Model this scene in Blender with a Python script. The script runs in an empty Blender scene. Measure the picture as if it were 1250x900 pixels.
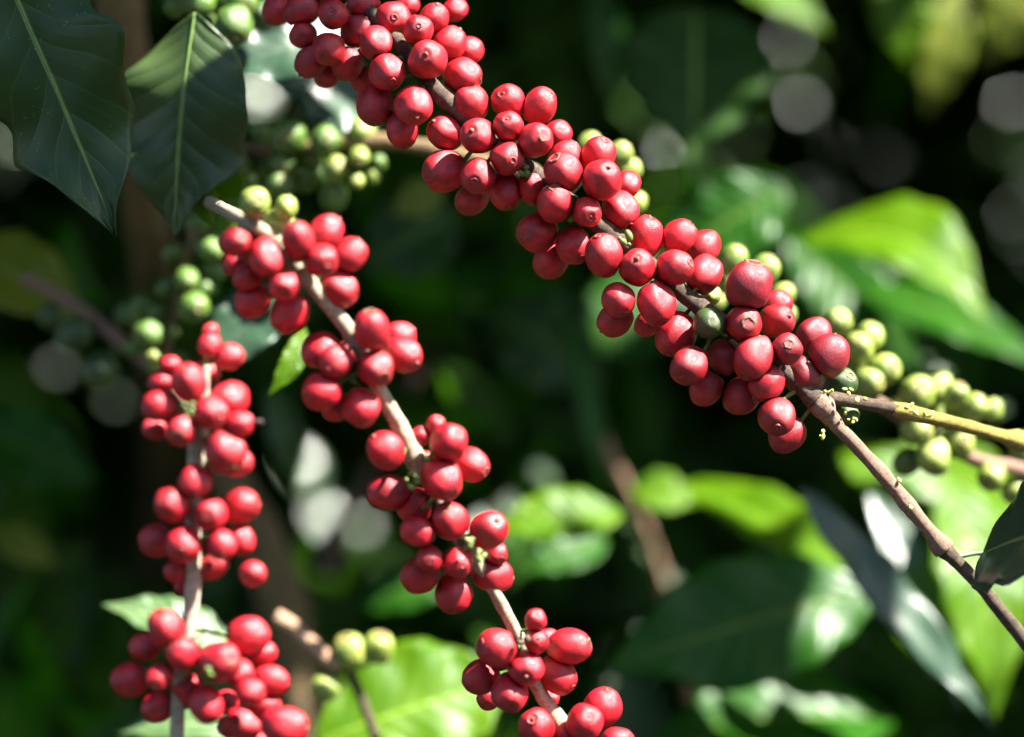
import bpy, bmesh, math, random
import numpy as np
from mathutils import Vector, Matrix, noise

# ------------------------------------------------------------------ camera, sky, sun, exposure
scene = bpy.context.scene
C = scene.collection
CZ = 1.45                                  # height of the camera above the ground
cam_d = bpy.data.cameras.new('camera'); cam = bpy.data.objects.new('camera', cam_d); C.objects.link(cam)
cam.location = (0, 0, CZ); cam.rotation_euler = (math.radians(90), 0, 0)
cam_d.lens = 100; cam_d.sensor_width = 36; cam_d.clip_start = 0.01; cam_d.clip_end = 2000
cam_d.dof.use_dof = True; cam_d.dof.focus_distance = 1.095; cam_d.dof.aperture_fstop = 3.2
scene.camera = cam
L = Vector((0.57, -0.22, 0.79)).normalized()      # towards the sun
w = bpy.data.worlds.new('World'); scene.world = w; w.use_nodes = True
nt = w.node_tree; sky = nt.nodes.new('ShaderNodeTexSky'); sky.sky_type = 'NISHITA'; sky.sun_disc = False
sky.sun_elevation = math.asin(L.z); sky.sun_rotation = math.atan2(L.x, L.y)
nt.links.new(sky.outputs[0], nt.nodes['Background'].inputs[0]); nt.nodes['Background'].inputs[1].default_value = 0.05
sd = bpy.data.lights.new('sun', 'SUN'); sun = bpy.data.objects.new('sun', sd); C.objects.link(sun)
sd.energy = 5.0; sd.angle = math.radians(0.5); sd.color = (1, .955, .88)
sun.location = L * 6 + Vector((0, 1, CZ)); sun.rotation_euler = L.to_track_quat('Z', 'Y').to_euler()
scene.view_settings.view_transform = 'Standard'; scene.view_settings.look = 'None'
scene.view_settings.exposure = 2.75; scene.view_settings.gamma = 1
rnd = random.Random(7); nr = np.random.default_rng(11)
K = 0.36 / 1250
def P(x, y, Y): return Vector(((x - 625) * K * Y, Y, CZ - (y - 450) * K * Y))
def px(r, Y=1.1): return r * K * Y

# ------------------------------------------------------------------ materials
class NT:
    def __init__(s, name):
        s.m = bpy.data.materials.new(name); s.m.use_nodes = True; s.t = s.m.node_tree
        s.b = s.t.nodes['Principled BSDF']; s.out = s.t.nodes['Material Output']
    def n(s, typ, ins=None, **kw):
        nd = s.t.nodes.new(typ)
        for k, v in kw.items(): setattr(nd, k, v)
        for k, v in (ins or {}).items():
            if isinstance(v, bpy.types.NodeSocket): s.t.links.new(v, nd.inputs[k])
            else: nd.inputs[k].default_value = v
        return nd
    def math(s, op, a, b=0.0, c=0.0, clamp=False):
        nd = s.n('ShaderNodeMath', {0: a, 1: b, 2: c}, operation=op); nd.use_clamp = clamp; return nd.outputs[0]
    def mix(s, f, a, b):
        nd = s.t.nodes.new('ShaderNodeMix'); nd.data_type = 'RGBA'
        for i, v in ((0, f), (6, a), (7, b)):
            if isinstance(v, bpy.types.NodeSocket): s.t.links.new(v, nd.inputs[i])
            else: nd.inputs[i].default_value = v if i == 0 else (*v[:3], 1)
        return nd.outputs[2]
    def ramp(s, v, a, b):
        nd = s.n('ShaderNodeMapRange', {0: v, 1: a, 2: b}); nd.interpolation_type = 'SMOOTHSTEP'; return nd.outputs[0]
    def noise(s, vec, scale, detail=4, rough=.55):
        return s.n('ShaderNodeTexNoise', {'Vector': vec, 'Scale': scale, 'Detail': detail, 'Roughness': rough}).outputs[0]
    def scl(s, vec, v):
        return s.n('ShaderNodeVectorMath', {0: vec, 1: v}, operation='MULTIPLY').outputs[0]
    def bump(s, h, strength, dist):
        s.t.links.new(s.n('ShaderNodeBump', {'Height': h, 'Strength': strength, 'Distance': dist}).outputs[0], s.b.inputs['Normal'])
    def set(s, **kw):
        for k, v in kw.items():
            k = k.replace('_', ' ')
            if isinstance(v, bpy.types.NodeSocket): s.t.links.new(v, s.b.inputs[k])
            else: s.b.inputs[k].default_value = v if not isinstance(v, tuple) or len(v) != 3 or 'Radius' in k else (*v, 1)
        return s.m

def fruit_mat(name, lo, hi, tipcol, speck, sss=(.004, .0008, .0006), green=False):
    q = NT(name); tc = q.n('ShaderNodeTexCoord').outputs['Object']
    rn = q.n('ShaderNodeObjectInfo').outputs['Random']
    off = q.n('ShaderNodeVectorMath', {0: tc, 1: q.n('ShaderNodeCombineXYZ', {0: q.math('MULTIPLY', rn, 31.), 1: rn, 2: q.math('MULTIPLY', rn, 17.)}).outputs[0]}, operation='ADD').outputs[0]
    big = q.ramp(q.noise(off, 1.6, 3), .34, .68)
    col = q.mix(big, lo, hi)
    col = q.mix(q.math('MULTIPLY', q.ramp(rn, .3, 1), .45), col, tuple(c * .55 for c in lo))
    streak = q.noise(q.scl(off, (8, 8, 1.3)), 2.4, 6, .7)
    col = q.mix(q.math('MULTIPLY', q.ramp(streak, .5, .72), .5), col, speck)
    sp = q.n('ShaderNodeTexVoronoi', {'Vector': off, 'Scale': 9.}).outputs['Distance']
    col = q.mix(q.math('MULTIPLY', q.math('SUBTRACT', 1, q.ramp(sp, .02, .07)), .6), col, speck)
    z = q.n('ShaderNodeSeparateXYZ', {0: tc}).outputs[2]
    col = q.mix(q.math('MULTIPLY', q.ramp(z, .8, 1.0), .4), col, tipcol)
    fine = q.noise(q.scl(off, (1, 1, .5)), 26, 4, .6)
    h = q.math('ADD', q.math('MULTIPLY', streak, .7), q.math('MULTIPLY', fine, .35))
    q.bump(h, .26, .09)
    rough = q.math('ADD', .36, q.math('MULTIPLY', q.noise(off, 5, 3), .2))
    return q.set(Base_Color=col, Roughness=rough, Specular_IOR_Level=.58, Subsurface_Weight=.04,
                 Subsurface_Radius=(1, .25, .2), Subsurface_Scale=.004, Coat_Weight=.12, Coat_Roughness=.25)
M_red = fruit_mat('ripe_cherry_skin', (.25, .0005, .005), (.50, .0008, .012), (.12, .003, .005), (.62, .020, .035))
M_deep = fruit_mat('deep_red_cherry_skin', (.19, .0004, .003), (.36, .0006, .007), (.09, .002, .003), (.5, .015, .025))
M_wine = fruit_mat('overripe_cherry_skin', (.15, .001, .006), (.24, .002, .012), (.08, .004, .006), (.30, .012, .03))
M_lime = fruit_mat('unripe_cherry_skin', (.10, .18, .012), (.26, .30, .045), (.25, .14, .04), (.6, .62, .25))
M_green = fruit_mat('green_cherry_skin', (.035, .09, .004), (.08, .155, .01), (.12, .1, .03), (.2, .33, .08))
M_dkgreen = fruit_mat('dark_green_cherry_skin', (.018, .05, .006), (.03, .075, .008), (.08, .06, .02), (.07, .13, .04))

def bark_mat(name, a, b, c, rough=.7):
    q = NT(name); tc = q.n('ShaderNodeTexCoord').outputs['UV']
    n1 = q.noise(q.scl(tc, (3, 26, 1)), 6, 6, .7); n2 = q.noise(q.scl(tc, (1, 6, 1)), 4, 4)
    n3 = q.noise(q.scl(tc, (2, 90, 1)), 6, 4, .7)
    col = q.mix(q.ramp(n2, .42, .58), a, b); col = q.mix(q.math('MULTIPLY', q.ramp(q.noise(q.scl(tc, (2, 11, 1)), 5, 5, .65), .52, .62), .7), col, c); col = q.mix(q.math('MULTIPLY', q.ramp(n1, .48, .65), .7), col, c)
    q.bump(q.math('ADD', n1, q.math('MULTIPLY', n3, .5)), .8, .0016)
    return q.set(Base_Color=col, Roughness=rough, Specular_IOR_Level=.35)
M_cream = bark_mat('pale_bark', (.52, .44, .31), (.42, .34, .22), (.17, .12, .07))
M_palebark = bark_mat('bleached_bark', (.62, .54, .43), (.52, .44, .33), (.28, .21, .14))  # bark colour lightened in place of sunlight on the left stem
M_dkbark = bark_mat('dark_bark', (.075, .05, .035), (.13, .09, .055), (.03, .02, .015))
M_pinkbark = bark_mat('pinkish_brown_bark', (.34, .19, .14), (.27, .17, .11), (.12, .065, .05), .5)
M_yelbark = bark_mat('yellow_brown_bark', (.40, .32, .06), (.30, .24, .05), (.11, .055, .03), .45)
M_trunk = bark_mat('trunk_bark', (.24, .16, .065), (.17, .115, .055), (.07, .045, .03), .85)
M_tan = bark_mat('tan_wood', (.50, .30, .19), (.42, .26, .16), (.22, .13, .08))

def plain(name, a, b, scale=300, rough=.5):
    q = NT(name); tc = q.n('ShaderNodeTexCoord').outputs['Object']
    return q.set(Base_Color=q.mix(q.ramp(q.noise(tc, scale, 4), .4, .6), a, b), Roughness=rough)
M_stalk = plain('green_stalk', (.06, .13, .02), (.14, .17, .04), 4)
M_bud = plain('yellow_bud', (.55, .55, .12), (.42, .46, .08))
M_calyx = plain('calyx_skin', (.26, .006, .01), (.15, .02, .012), 5, .55)
M_nub = plain('calyx_dry', (.07, .03, .015), (.16, .07, .035), 5, .8)
M_palenub = plain('calyx_pale', (.24, .05, .03), (.12, .03, .02), 5, .7)
M_gcalyx = plain('green_calyx', (.17, .2, .05), (.12, .1, .03), 5, .6)
M_black = plain('shrivelled_calyx', (.012, .01, .008), (.03, .02, .015), 5, .8)

def leaf_mat(name, a, b, trans, tfac=.35, rough=.33, vein=(.16, .26, .05), spec=.35, dust=0):
    q = NT(name); uv = q.n('ShaderNodeTexCoord').outputs['UV']
    s = q.n('ShaderNodeSeparateXYZ', {0: uv})
    au = q.math('ABSOLUTE', q.math('SUBTRACT', q.math('MULTIPLY', s.outputs[0], 2.), 1.))
    v = s.outputs[1]
    rn = q.n('ShaderNodeObjectInfo').outputs['Random']
    sv = q.math('FRACT', q.math('ADD', q.math('SUBTRACT', q.math('MULTIPLY', v, 10.), q.math('MULTIPLY', q.math('POWER', au, .8), 1.9)), 0))
    dv = q.math('ABSOLUTE', q.math('SUBTRACT', sv, .5))                # 0 on a side vein
    side = q.math('SUBTRACT', 1, q.ramp(dv, .012, .07))
    quilt = q.math('POWER', q.math('MULTIPLY', dv, 2.), .6)
    mid = q.math('SUBTRACT', 1, q.ramp(au, .018, .045))
    geo = q.n('ShaderNodeTexCoord').outputs['Object']
    n1 = q.noise(geo, 45, 4)
    col = q.mix(q.ramp(n1, .35, .65), a, b)
    col = q.mix(q.math('MULTIPLY', side, .10), col, vein); col = q.mix(mid, col, vein)
    if dust:
        d = q.n('ShaderNodeTexVoronoi', {'Vector': geo, 'Scale': 420.}).outputs['Distance']
        dm = q.math('MULTIPLY', q.math('SUBTRACT', 1, q.ramp(d, .08, .2)), q.ramp(q.noise(geo, 60, 3), .45, .6))
        col = q.mix(q.math('MULTIPLY', dm, dust), col, (.3, .3, .24))
    h = q.math('ADD', q.math('SUBTRACT', q.math('MULTIPLY', quilt, .7 if name != 'blue_green_leaf' else .15), q.math('MULTIPLY', mid, .8)), q.math('MULTIPLY', q.noise(geo, 600, 3), .12))
    q.bump(h, .5, .0012)
    q.set(Base_Color=col, Roughness=rough, Specular_IOR_Level=spec, Coat_Weight=.0)
    tr = q.n('ShaderNodeBsdfTranslucent', {'Color': q.mix(q.math('ADD', q.math('MULTIPLY', side, .4), mid, clamp=True), trans, tuple(min(1, c * 1.2) for c in vein))})
    mx = q.n('ShaderNodeMixShader', {0: tfac, 1: q.b.outputs[0], 2: tr.outputs[0]})
    q.t.links.new(mx.outputs[0], q.out.inputs[0]); return q.m
ML = {
 'glossy': leaf_mat('glossy_leaf', (.03, .06, .03), (.04, .075, .03), (.08, .2, .02), .1, .24, spec=.9),
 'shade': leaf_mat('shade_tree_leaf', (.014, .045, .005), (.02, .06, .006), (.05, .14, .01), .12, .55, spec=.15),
 'pale2': leaf_mat('greyish_leaf', (.035, .065, .018), (.05, .085, .022), (.14, .34, .02), .3, .42, (.2, .3, .06), spec=.5),
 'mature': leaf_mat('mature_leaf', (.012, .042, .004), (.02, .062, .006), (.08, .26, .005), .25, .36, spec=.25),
 'dusty': leaf_mat('dusty_mature_leaf', (.020, .048, .008), (.028, .06, .010), (.06, .17, .01), .18, .42, (.13, .2, .03), dust=.5),
 'mid': leaf_mat('green_leaf', (.014, .075, .003), (.02, .095, .004), (.08, .40, .003), .45, .36, spec=.25),
 'young': leaf_mat('young_leaf', (.055, .135, .002), (.085, .17, .003), (.36, .58, .002), .5, .38, (.2, .34, .03), spec=.2),
 'yellow': leaf_mat('yellowing_leaf', (.12, .17, .015), (.17, .19, .02), (.5, .62, .02), .5, .4, (.4, .42, .12)),
 'blue': leaf_mat('blue_green_leaf', (.02, .048, .026), (.03, .062, .034), (.05, .14, .02), .1, .33, (.06, .09, .06), spec=.35),
 'pale': leaf_mat('pale_leaf', (.06, .12, .04), (.09, .15, .055), (.18, .32, .06), .3, .35, (.3, .36, .2)),
}

# ------------------------------------------------------------------ helpers
def mesh_obj(name, verts, faces, mat, parent=None, uvs=None, smooth=True, loc=None):
    me = bpy.data.meshes.new(name); me.from_pydata([tuple(v) for v in verts], [], faces); me.materials.append(mat)
    if uvs is not None:
        ul = me.uv_layers.new(name='UVMap'); li = np.empty(len(me.loops), dtype=np.int32); me.loops.foreach_get('vertex_index', li)
        ul.data.foreach_set('uv', np.asarray(uvs, dtype=np.float32)[li].ravel())
    if smooth: me.polygons.foreach_set('use_smooth', [True] * len(me.polygons))
    me.update()
    o = bpy.data.objects.new(name, me); C.objects.link(o)
    if parent: o.parent = parent
    if loc is not None: o.location = loc
    return o
def tag(o, label=None, cat=None, group=None, kind=None):
    for k, v in (('label', label), ('category', cat), ('group', group), ('kind', kind)):
        if v: o[k] = v
    return o
def empty(name, loc, label, cat, group=None, kind=None):
    o = bpy.data.objects.new(name, None); C.objects.link(o); o.location = loc; o.empty_display_size = .02
    return tag(o, label, cat, group, kind)
def catmull(pts, n):
    pts = [tuple(p) for p in pts]; pts = [pts[0]] + pts + [pts[-1]]; out = []
    for i in range(1, len(pts) - 2):
        a, b, c, d = (np.array(pts[i + k]) for k in (-1, 0, 1, 2))
        for t in np.linspace(0, 1, n, endpoint=False):
            out.append(.5 * (2 * b + (c - a) * t + (2 * a - 5 * b + 4 * c - d) * t * t + (3 * b - a - 3 * c + d) * t ** 3))
    out.append(np.array(pts[-2])); return out
def tube_geo(pts, radii, seg=10, caps=True, wob=0.0, seed=0):
    pts = [Vector(p) for p in pts]; V, F, U = [], [], []; side = None; ln = 0
    for i, p in enumerate(pts):
        d = (pts[min(i + 1, len(pts) - 1)] - pts[max(i - 1, 0)]).normalized()
        if side is None: side = d.orthogonal().normalized()
        side = (side - d * side.dot(d)).normalized(); b = d.cross(side)
        if i: ln += (p - pts[i - 1]).length
        for k in range(seg + 1):
            a = 2 * math.pi * k / seg
            r = radii[i] * (1 + wob * noise.noise(Vector((math.cos(a) * 1.3, math.sin(a) * 1.3, ln / max(radii[i], 1e-4) * .45 + seed))))
            V.append(p + (side * math.cos(a) + b * math.sin(a)) * r); U.append((k / seg, ln * 12))
    n = seg + 1
    for i in range(len(pts) - 1):
        for k in range(seg): F.append((i * n + k, i * n + k + 1, (i + 1) * n + k + 1, (i + 1) * n + k))
    if caps:
        for e, i in ((0, 0), (1, len(pts) - 1)):
            V.append(pts[i]); U.append((.5, .5)); c = len(V) - 1
            for k in range(seg): F.append((c, i * n + k, i * n + k + 1) if e else (c, i * n + k + 1, i * n + k))
    return V, F, U
def stem(name, path, mat, parent, seg=14, n=10, wob=.16, nodes=(), seed=0):
    """path: (px, py, depth, radius px)."""
    base = Vector(parent.location) if parent else Vector()
    cp = catmull([(*P(x, y, Y), px(r, Y)) for x, y, Y, r in path], n)
    rad = []
    for c in cp:
        s = c[3]
        for (x, y, Y, k) in nodes:
            d = (Vector(c[:3]) - P(x, y, Y)).length
            s *= 1 + k * math.exp(-(d / .0045) ** 2)
        rad.append(s)
    V, F, U = tube_geo([c[:3] for c in cp], rad, seg, True, wob, seed)
    V = [v - base for v in V]
    o = mesh_obj(name, V, F, mat, parent, U)
    return o, [Vector(c[:3]) for c in cp]

# ------------------------------------------------------------------ cherry meshes (unit radius, tip towards +Z)
def cherry_mesh(seed, mat, crater=1.0, sq=1.0):
    seg, rings = 40, 30; V, F = [], []
    for i in range(rings + 1):
        t = math.pi * i / rings; z = math.cos(t); r = math.sin(t) ** (.94 * sq)
        for k in range(seg):
            a = 2 * math.pi * k / seg
            ov = 1 + .035 * math.cos(2 * a) - .012 * math.exp(-((a % math.pi - math.pi / 2) / .12) ** 2) * math.sin(t)
            x, y = r * math.cos(a) * ov, r * math.sin(a) / ov; zz = z
            nn = noise.noise(Vector((x * 1.1, y * 1.1, zz * 1.1 + seed * 7.3)))
            f = 1 + .085 * nn
            f += .012 * noise.noise(Vector((x * 4, y * 4, zz * 2 + seed * 3.1)))
            if z > 0:                                          # low rim and shallow dimple round the tip
                f += crater * (.024 * math.exp(-((r - .38) / .07) ** 2) - .05 * math.exp(-(r / .26) ** 2))
            else: f -= .10 * math.exp(-(r / .22) ** 2)
            V.append((x * f, y * f, zz * f))
    for i in range(rings):
        for k in range(seg):
            a, b = i * seg + k, i * seg + (k + 1) % seg
            F.append((a, a + seg, b + seg, b))
    me = bpy.data.meshes.new('cherry'); me.from_pydata(V, [], F); me.materials.append(mat)
    me.polygons.foreach_set('use_smooth', [True] * len(F)); me.update(); return me
def lathe_mesh(name, prof, mat, seg=18, jit=.0, seed=0):
    V, F = [], []
    for i, (r, z) in enumerate(prof):
        for k in range(seg):
            a = 2 * math.pi * k / seg; j = 1 + jit * noise.noise(Vector((math.cos(a) * 2, math.sin(a) * 2, i * .7 + seed)))
            V.append((r * math.cos(a) * j, r * math.sin(a) * j, z + jit * .1 * noise.noise(Vector((math.cos(a) * 2, math.sin(a) * 2, i + seed + 9)))))
    for i in range(len(prof) - 1):
        for k in range(seg):
            a, b = i * seg + k, i * seg + (k + 1) % seg; F.append((a, b, b + seg, a + seg))
    F.append(tuple(range((len(prof) - 1) * seg, len(prof) * seg)))
    me = bpy.data.meshes.new(name); me.from_pydata(V, [], F); me.materials.append(mat)
    me.polygons.foreach_set('use_smooth', [True] * len(me.polygons)); me.update(); return me
MESH = {}
for kind, mat in (('red', M_red), ('wine', M_wine), ('deep', M_deep), ('lime', M_lime), ('green', M_green), ('dkgreen', M_dkgreen)):
    MESH[kind] = [cherry_mesh(s + 10 * len(MESH), mat, 1.0 if s % 2 else .5, 1 - .07 * (s % 3)) for s in range(5 if kind == 'red' else 3)]
def calyxes(ringmat, nubmat, pale):
    rim = [(.30, .90), (.28, .958), (.235, .985), (.195, .96), (.17, .93), (.09, .925)]
    return [lathe_mesh('calyx', rim + [(.07, .975), (.045, 1.0), (.02, 1.005)], ringmat, 18, .35, 1),
            lathe_mesh('calyx', rim[:5] + [(.10, .915), (.05, .90), (.02, .90)], nubmat, 18, .4, 2),
            lathe_mesh('calyx', [(.13, .94), (.12, .99), (.07, 1.03), (.045, 1.07), (.02, 1.08)], pale, 16, .5, 3),
            lathe_mesh('calyx', [(.20, .93), (.19, .985), (.15, 1.02), (.10, .99), (.06, .96), (.02, .96)], ringmat, 16, .5, 4)]
CAL = {'red': calyxes(M_calyx, M_nub, M_palenub), 'wine': calyxes(M_calyx, M_nub, M_nub),
       'lime': calyxes(M_gcalyx, M_nub, M_gcalyx), 'green': calyxes(M_gcalyx, M_gcalyx, M_gcalyx)}
CAL['dkgreen'] = CAL['green']; CAL['deep'] = CAL['red']
ME_black = lathe_mesh('calyx', [(.14, .9), (.13, 1.05), (.18, 1.2), (.13, 1.35), (.2, 1.5), (.1, 1.6), (.02, 1.55)], M_black, 14, .9, 5)

def add_cherries(parent, stems, rows, kind='red', depth_shift=0, stalks=True, overlap=.85):
    """rows: x y r tipx tipy layer [kind] ; tip 9 = points away from the stem; layer 0 front .. 2 back."""
    B = []
    allp = [p for s in stems for p in s]
    for row in rows:
        x, y, r, tx, ty, lay = row[:6]; kd = row[6] if len(row) > 6 else kind
        # nearest stem point in picture space gives the depth of the node
        best = min(allp, key=lambda p: (p.x / (K * p.y) + 625 - x) ** 2 + (450 - (p.z - CZ) / (K * p.y) - y) ** 2)
        Y = best.y + (lay - .8) * .012 + depth_shift
        B.append(dict(x=x, y=y, r=r, tx=tx, ty=ty, Y=Y, kd=kd, near=best, Y0=Y))
    for it in range(120):
        mv = 0
        for i in range(len(B)):
            for j in range(i):
                a, b = B[i], B[j]
                if abs(a['x'] - b['x']) > 60 or abs(a['y'] - b['y']) > 60: continue
                need = (a['r'] + b['r']) * overlap; d2 = (a['x'] - b['x']) ** 2 + (a['y'] - b['y']) ** 2
                if d2 < need * need:
                    g = math.sqrt(need * need - d2) * K * 1.1; dy = a['Y'] - b['Y']
                    if abs(dy) < g:
                        p = (g - abs(dy)) * .3 * (1 if dy >= 0 else -1); a['Y'] += p; b['Y'] -= p; mv = 1
        for a in B: a['Y'] += (a['Y0'] - a['Y']) * .012
        if not mv: break
    base = Vector(parent.location)
    cen = [(np.array(P(b['x'], b['y'], b['Y'])), px(b['r'], b['Y']) * 1.01) for b in B]
    for bi, b in enumerate(B):
        c = P(b['x'], b['y'], b['Y']); r = px(b['r'], b['Y']) * 1.01
        if b['tx'] != 9:
            tx, ty = b['tx'], b['ty']; l2 = tx * tx + ty * ty
            ax = Vector((tx, -math.sqrt(max(.02, 1 - l2)), -ty)).normalized()
            if b.get('tz'): ax.y *= -1
        else:
            ax = c - b['near']; ax += Vector([rnd.uniform(-.006, .006) for _ in range(3)])
            ax = ax.normalized()
        q = ax.to_track_quat('Z', 'Y') @ Matrix.Rotation(rnd.uniform(0, 6.28), 3, 'Z').to_quaternion()
        e = rnd.uniform(1.06, 1.24); kd = b['kd']
        ck = 'black' if kd == 'redblack' else None
        if ck: kd = 'red'
        src = rnd.choice(MESH[kd]); M = Matrix.LocRotScale(c, q, Vector((r, r, r * e)))
        co = np.empty(len(src.vertices) * 3, np.float32); src.vertices.foreach_get('co', co); co = co.reshape(-1, 3)
        Mn = np.array(M); W = co @ Mn[:3, :3].T + Mn[:3, 3]; touched = False; tipmv = 0
        for bj, (cj, rj) in enumerate(cen):
            if bj == bi: continue
            dv = cj - cen[bi][0]; dd = np.linalg.norm(dv)
            if dd > (r * 1.15 + rj * 1.1): continue
            nv_ = dv / dd; mid_ = dd * r / (r + rj) - r * .01; sdist = (W - cen[bi][0]) @ nv_ - mid_
            k_ = r * .12; ex = np.where(sdist > -k_, np.where(sdist < k_, (sdist + k_) ** 2 / (4 * k_), sdist), 0); ex = r * .2 * np.tanh(ex / (r * .2))
            if ex.max() > 0: W = W - ex[:, None] * nv_; touched = True; tipmv = max(tipmv, ex[:80].max() / r)
        if touched:
            Mi_ = np.array(M.inverted()); co = W @ Mi_[:3, :3].T + Mi_[:3, 3]
            src = src.copy(); src.vertices.foreach_set('co', co.astype(np.float32).ravel()); src.update()
        o = bpy.data.objects.new('cherry' if kd in ('red', 'wine', 'deep') else 'unripe_cherry', src); C.objects.link(o)
        o.parent = parent
        o.location = c - base; o.rotation_mode = 'QUATERNION'; o.rotation_quaternion = q; o.scale = (r, r, r * e)
        if kd == 'wine': o['label'] = 'darker wine-red cherry'
        if kd in ('green', 'dkgreen', 'lime') and kind in ('red',): o['label'] = 'unripe green cherry among the ripe ones'
        if (ax.y < .55 and tipmv < .05) or ck:
            k = bpy.data.objects.new('calyx', ME_black if ck else rnd.choice(CAL[kd])); C.objects.link(k); k.parent = o; kk = rnd.uniform(1.05, 1.4); k.scale = (kk, kk, 1.005)
            if ck: k['label'] = 'black shrivelled calyx'
        # pedicel from the foot of the cherry to its node
        if stalks:
            foot = c - ax * r * e * .9; d = (b['near'] - foot).length
            if r * .15 < d < r * 2.6:
                mid = (foot + b['near']) / 2 - ax * r * .15
                V, F, U = tube_geo(catmull([foot, mid, b['near']], 4), [r * .13, r * .12, r * .11, r * .11, r * .12, r * .13, r * .15, r * .17, r * .2], 8)
                Mi = M.inverted(); mesh_obj('stalk', [Mi @ v for v in V], F, M_stalk, o, U)

def buds(parent, spots, Y, mat, name='bud', label=None, n=5, r=3.0):
    base = Vector(parent.location)
    for (x, y) in spots:
        bm = bmesh.new()
        for k in range(n):
            ox, oy = rnd.uniform(-6, 6), rnd.uniform(-6, 6)
            rr = px(r * rnd.uniform(.6, 1.2), Y)
            m = Matrix.LocRotScale(P(x + ox, y + oy, Y + rnd.uniform(-.004, .002)) - base,
                                   Vector((rnd.uniform(-1, 1), rnd.uniform(-1, .2), rnd.uniform(-1, 1))).to_track_quat('Z', 'Y'), Vector((rr, rr, rr * rnd.uniform(1.2, 2.2))))
            bmesh.ops.create_uvsphere(bm, u_segments=10, v_segments=8, radius=1, matrix=m)
        me = bpy.data.meshes.new(name); bm.to_mesh(me); bm.free(); me.materials.append(mat)
        me.polygons.foreach_set('use_smooth', [True] * len(me.polygons))
        o = bpy.data.objects.new(name, me); C.objects.link(o); o.parent = parent

# ------------------------------------------------------------------ leaves
def leaf_geo(p0, p1, width, nrm, bend=.08, fold=.15, wave=.06, waves=4, ph=0, nv=34, nu=12, curl=0., shape=.85, ruff=.035):
    p0, p1 = Vector(p0), Vector(p1); d = p1 - p0; ln = d.length; d.normalize()
    n0 = (Vector(nrm) - d * Vector(nrm).dot(d)).normalized(); s = d.cross(n0).normalized()
    V, U, F = [], [], []
    for i in range(nv + 1):
        v = i / nv
        hw = .5 * width * (math.sin(math.pi * v ** shape) ** .85) * (1 - .45 * max(0, (v - .72) / .28) ** .8)
        if i == nv: hw = .0004
        if i == 0: hw = width * .02
        c = p0 + d * (ln * v) + n0 * (bend * ln * math.sin(math.pi * v)) + s * (curl * ln * math.sin(math.pi * v))
        for k in range(nu + 1):
            u = -1 + 2 * k / nu
            hk = hw * (1 + ruff * math.sin(2 * math.pi * (waves * 1.7) * v + ph * 2 + (2.1 if u > 0 else 0)) + ruff * .5 * math.sin(37 * v + ph))
            wv = wave * math.sin(2 * math.pi * waves * v + ph + (1.3 if u > 0 else 0)) * abs(u) ** 1.6
            V.append(c + s * (u * hk) + n0 * (hw * (fold * abs(u) + 0) + width * .5 * wv * min(1, 4 * v * (1 - v) + .2))); U.append(((u + 1) / 2, v))
    for i in range(nv):
        for k in range(nu):
            a = i * (nu + 1) + k; F.append((a, a + 1, a + nu + 2, a + nu + 1))
    return V, F, U
HV = (L + Vector((0, -1, 0))).normalized()         # normal that mirrors the sun into the lens
SUNLIT = []                                        # (point, radius) that the shading foliage must leave open
def leaf(label, base, tip, width, kind, nrm=None, parent=None, name='coffee_leaf', sunlit=0, group=None, parts=False, pet=None, **kw):
    """base/tip: (px, py, depth); width in px of the mean depth."""
    a, b = P(*base), P(*tip); Ym = (base[2] + tip[2]) / 2
    nrm = Vector(nrm) if nrm else Vector((0, -1, .3))
    V, F, U = leaf_geo(a, b, px(width, Ym), nrm, **kw)
    if sunlit:
        nv_ = len(V)
        for f in (.15, .33, .5, .67, .85): SUNLIT.append((V[int(nv_ * f)], sunlit))
    if parts or pet:
        root = empty(name, a, label, 'leaf', group)if not parent else None
        if parent:
            o = mesh_obj('leaf', [v - Vector(parent.location) for v in V], F, ML[kind], parent, U); par = o; off = Vector(parent.location)
        else:
            o = mesh_obj('blade', [v - a for v in V], F, ML[kind], root, U); par = root; off = a
        row = len([0]); nu = kw.get('nu', 12); cl = [V[i * (nu + 1) + nu // 2] for i in range(0, len(V) // (nu + 1))]
        rr = [px(1.9, Ym) * (1 - .8 * i / len(cl)) for i in range(len(cl))]
        tv, tf, tu = tube_geo(cl, rr, 8)
        mesh_obj('midrib', [v - off for v in tv], tf, M_rib, par, tu)
        if pet:
            tv, tf, tu = tube_geo(catmull([P(*q) for q in pet], 6), [px(3.2, Ym)] * (6 * (len(pet) - 1) + 1), 8)
            mesh_obj('petiole', [v - off for v in tv], tf, M_stalkdk if kind == 'blue' else M_stalk, par, tu)
    else:
        o = mesh_obj(name, [v - a for v in V], F, ML[kind], parent, U, loc=a)
        tag(o, label, 'leaf', group)
    md = o.modifiers.new('thickness', 'SOLIDIFY'); md.thickness = .0004; md.offset = 0
    return o
M_rib = plain('leaf_midrib', (.09, .16, .03), (.12, .2, .035), 200, .45)
M_stalkdk = plain('dark_petiole', (.03, .06, .03), (.06, .09, .04), 200, .5)

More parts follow.
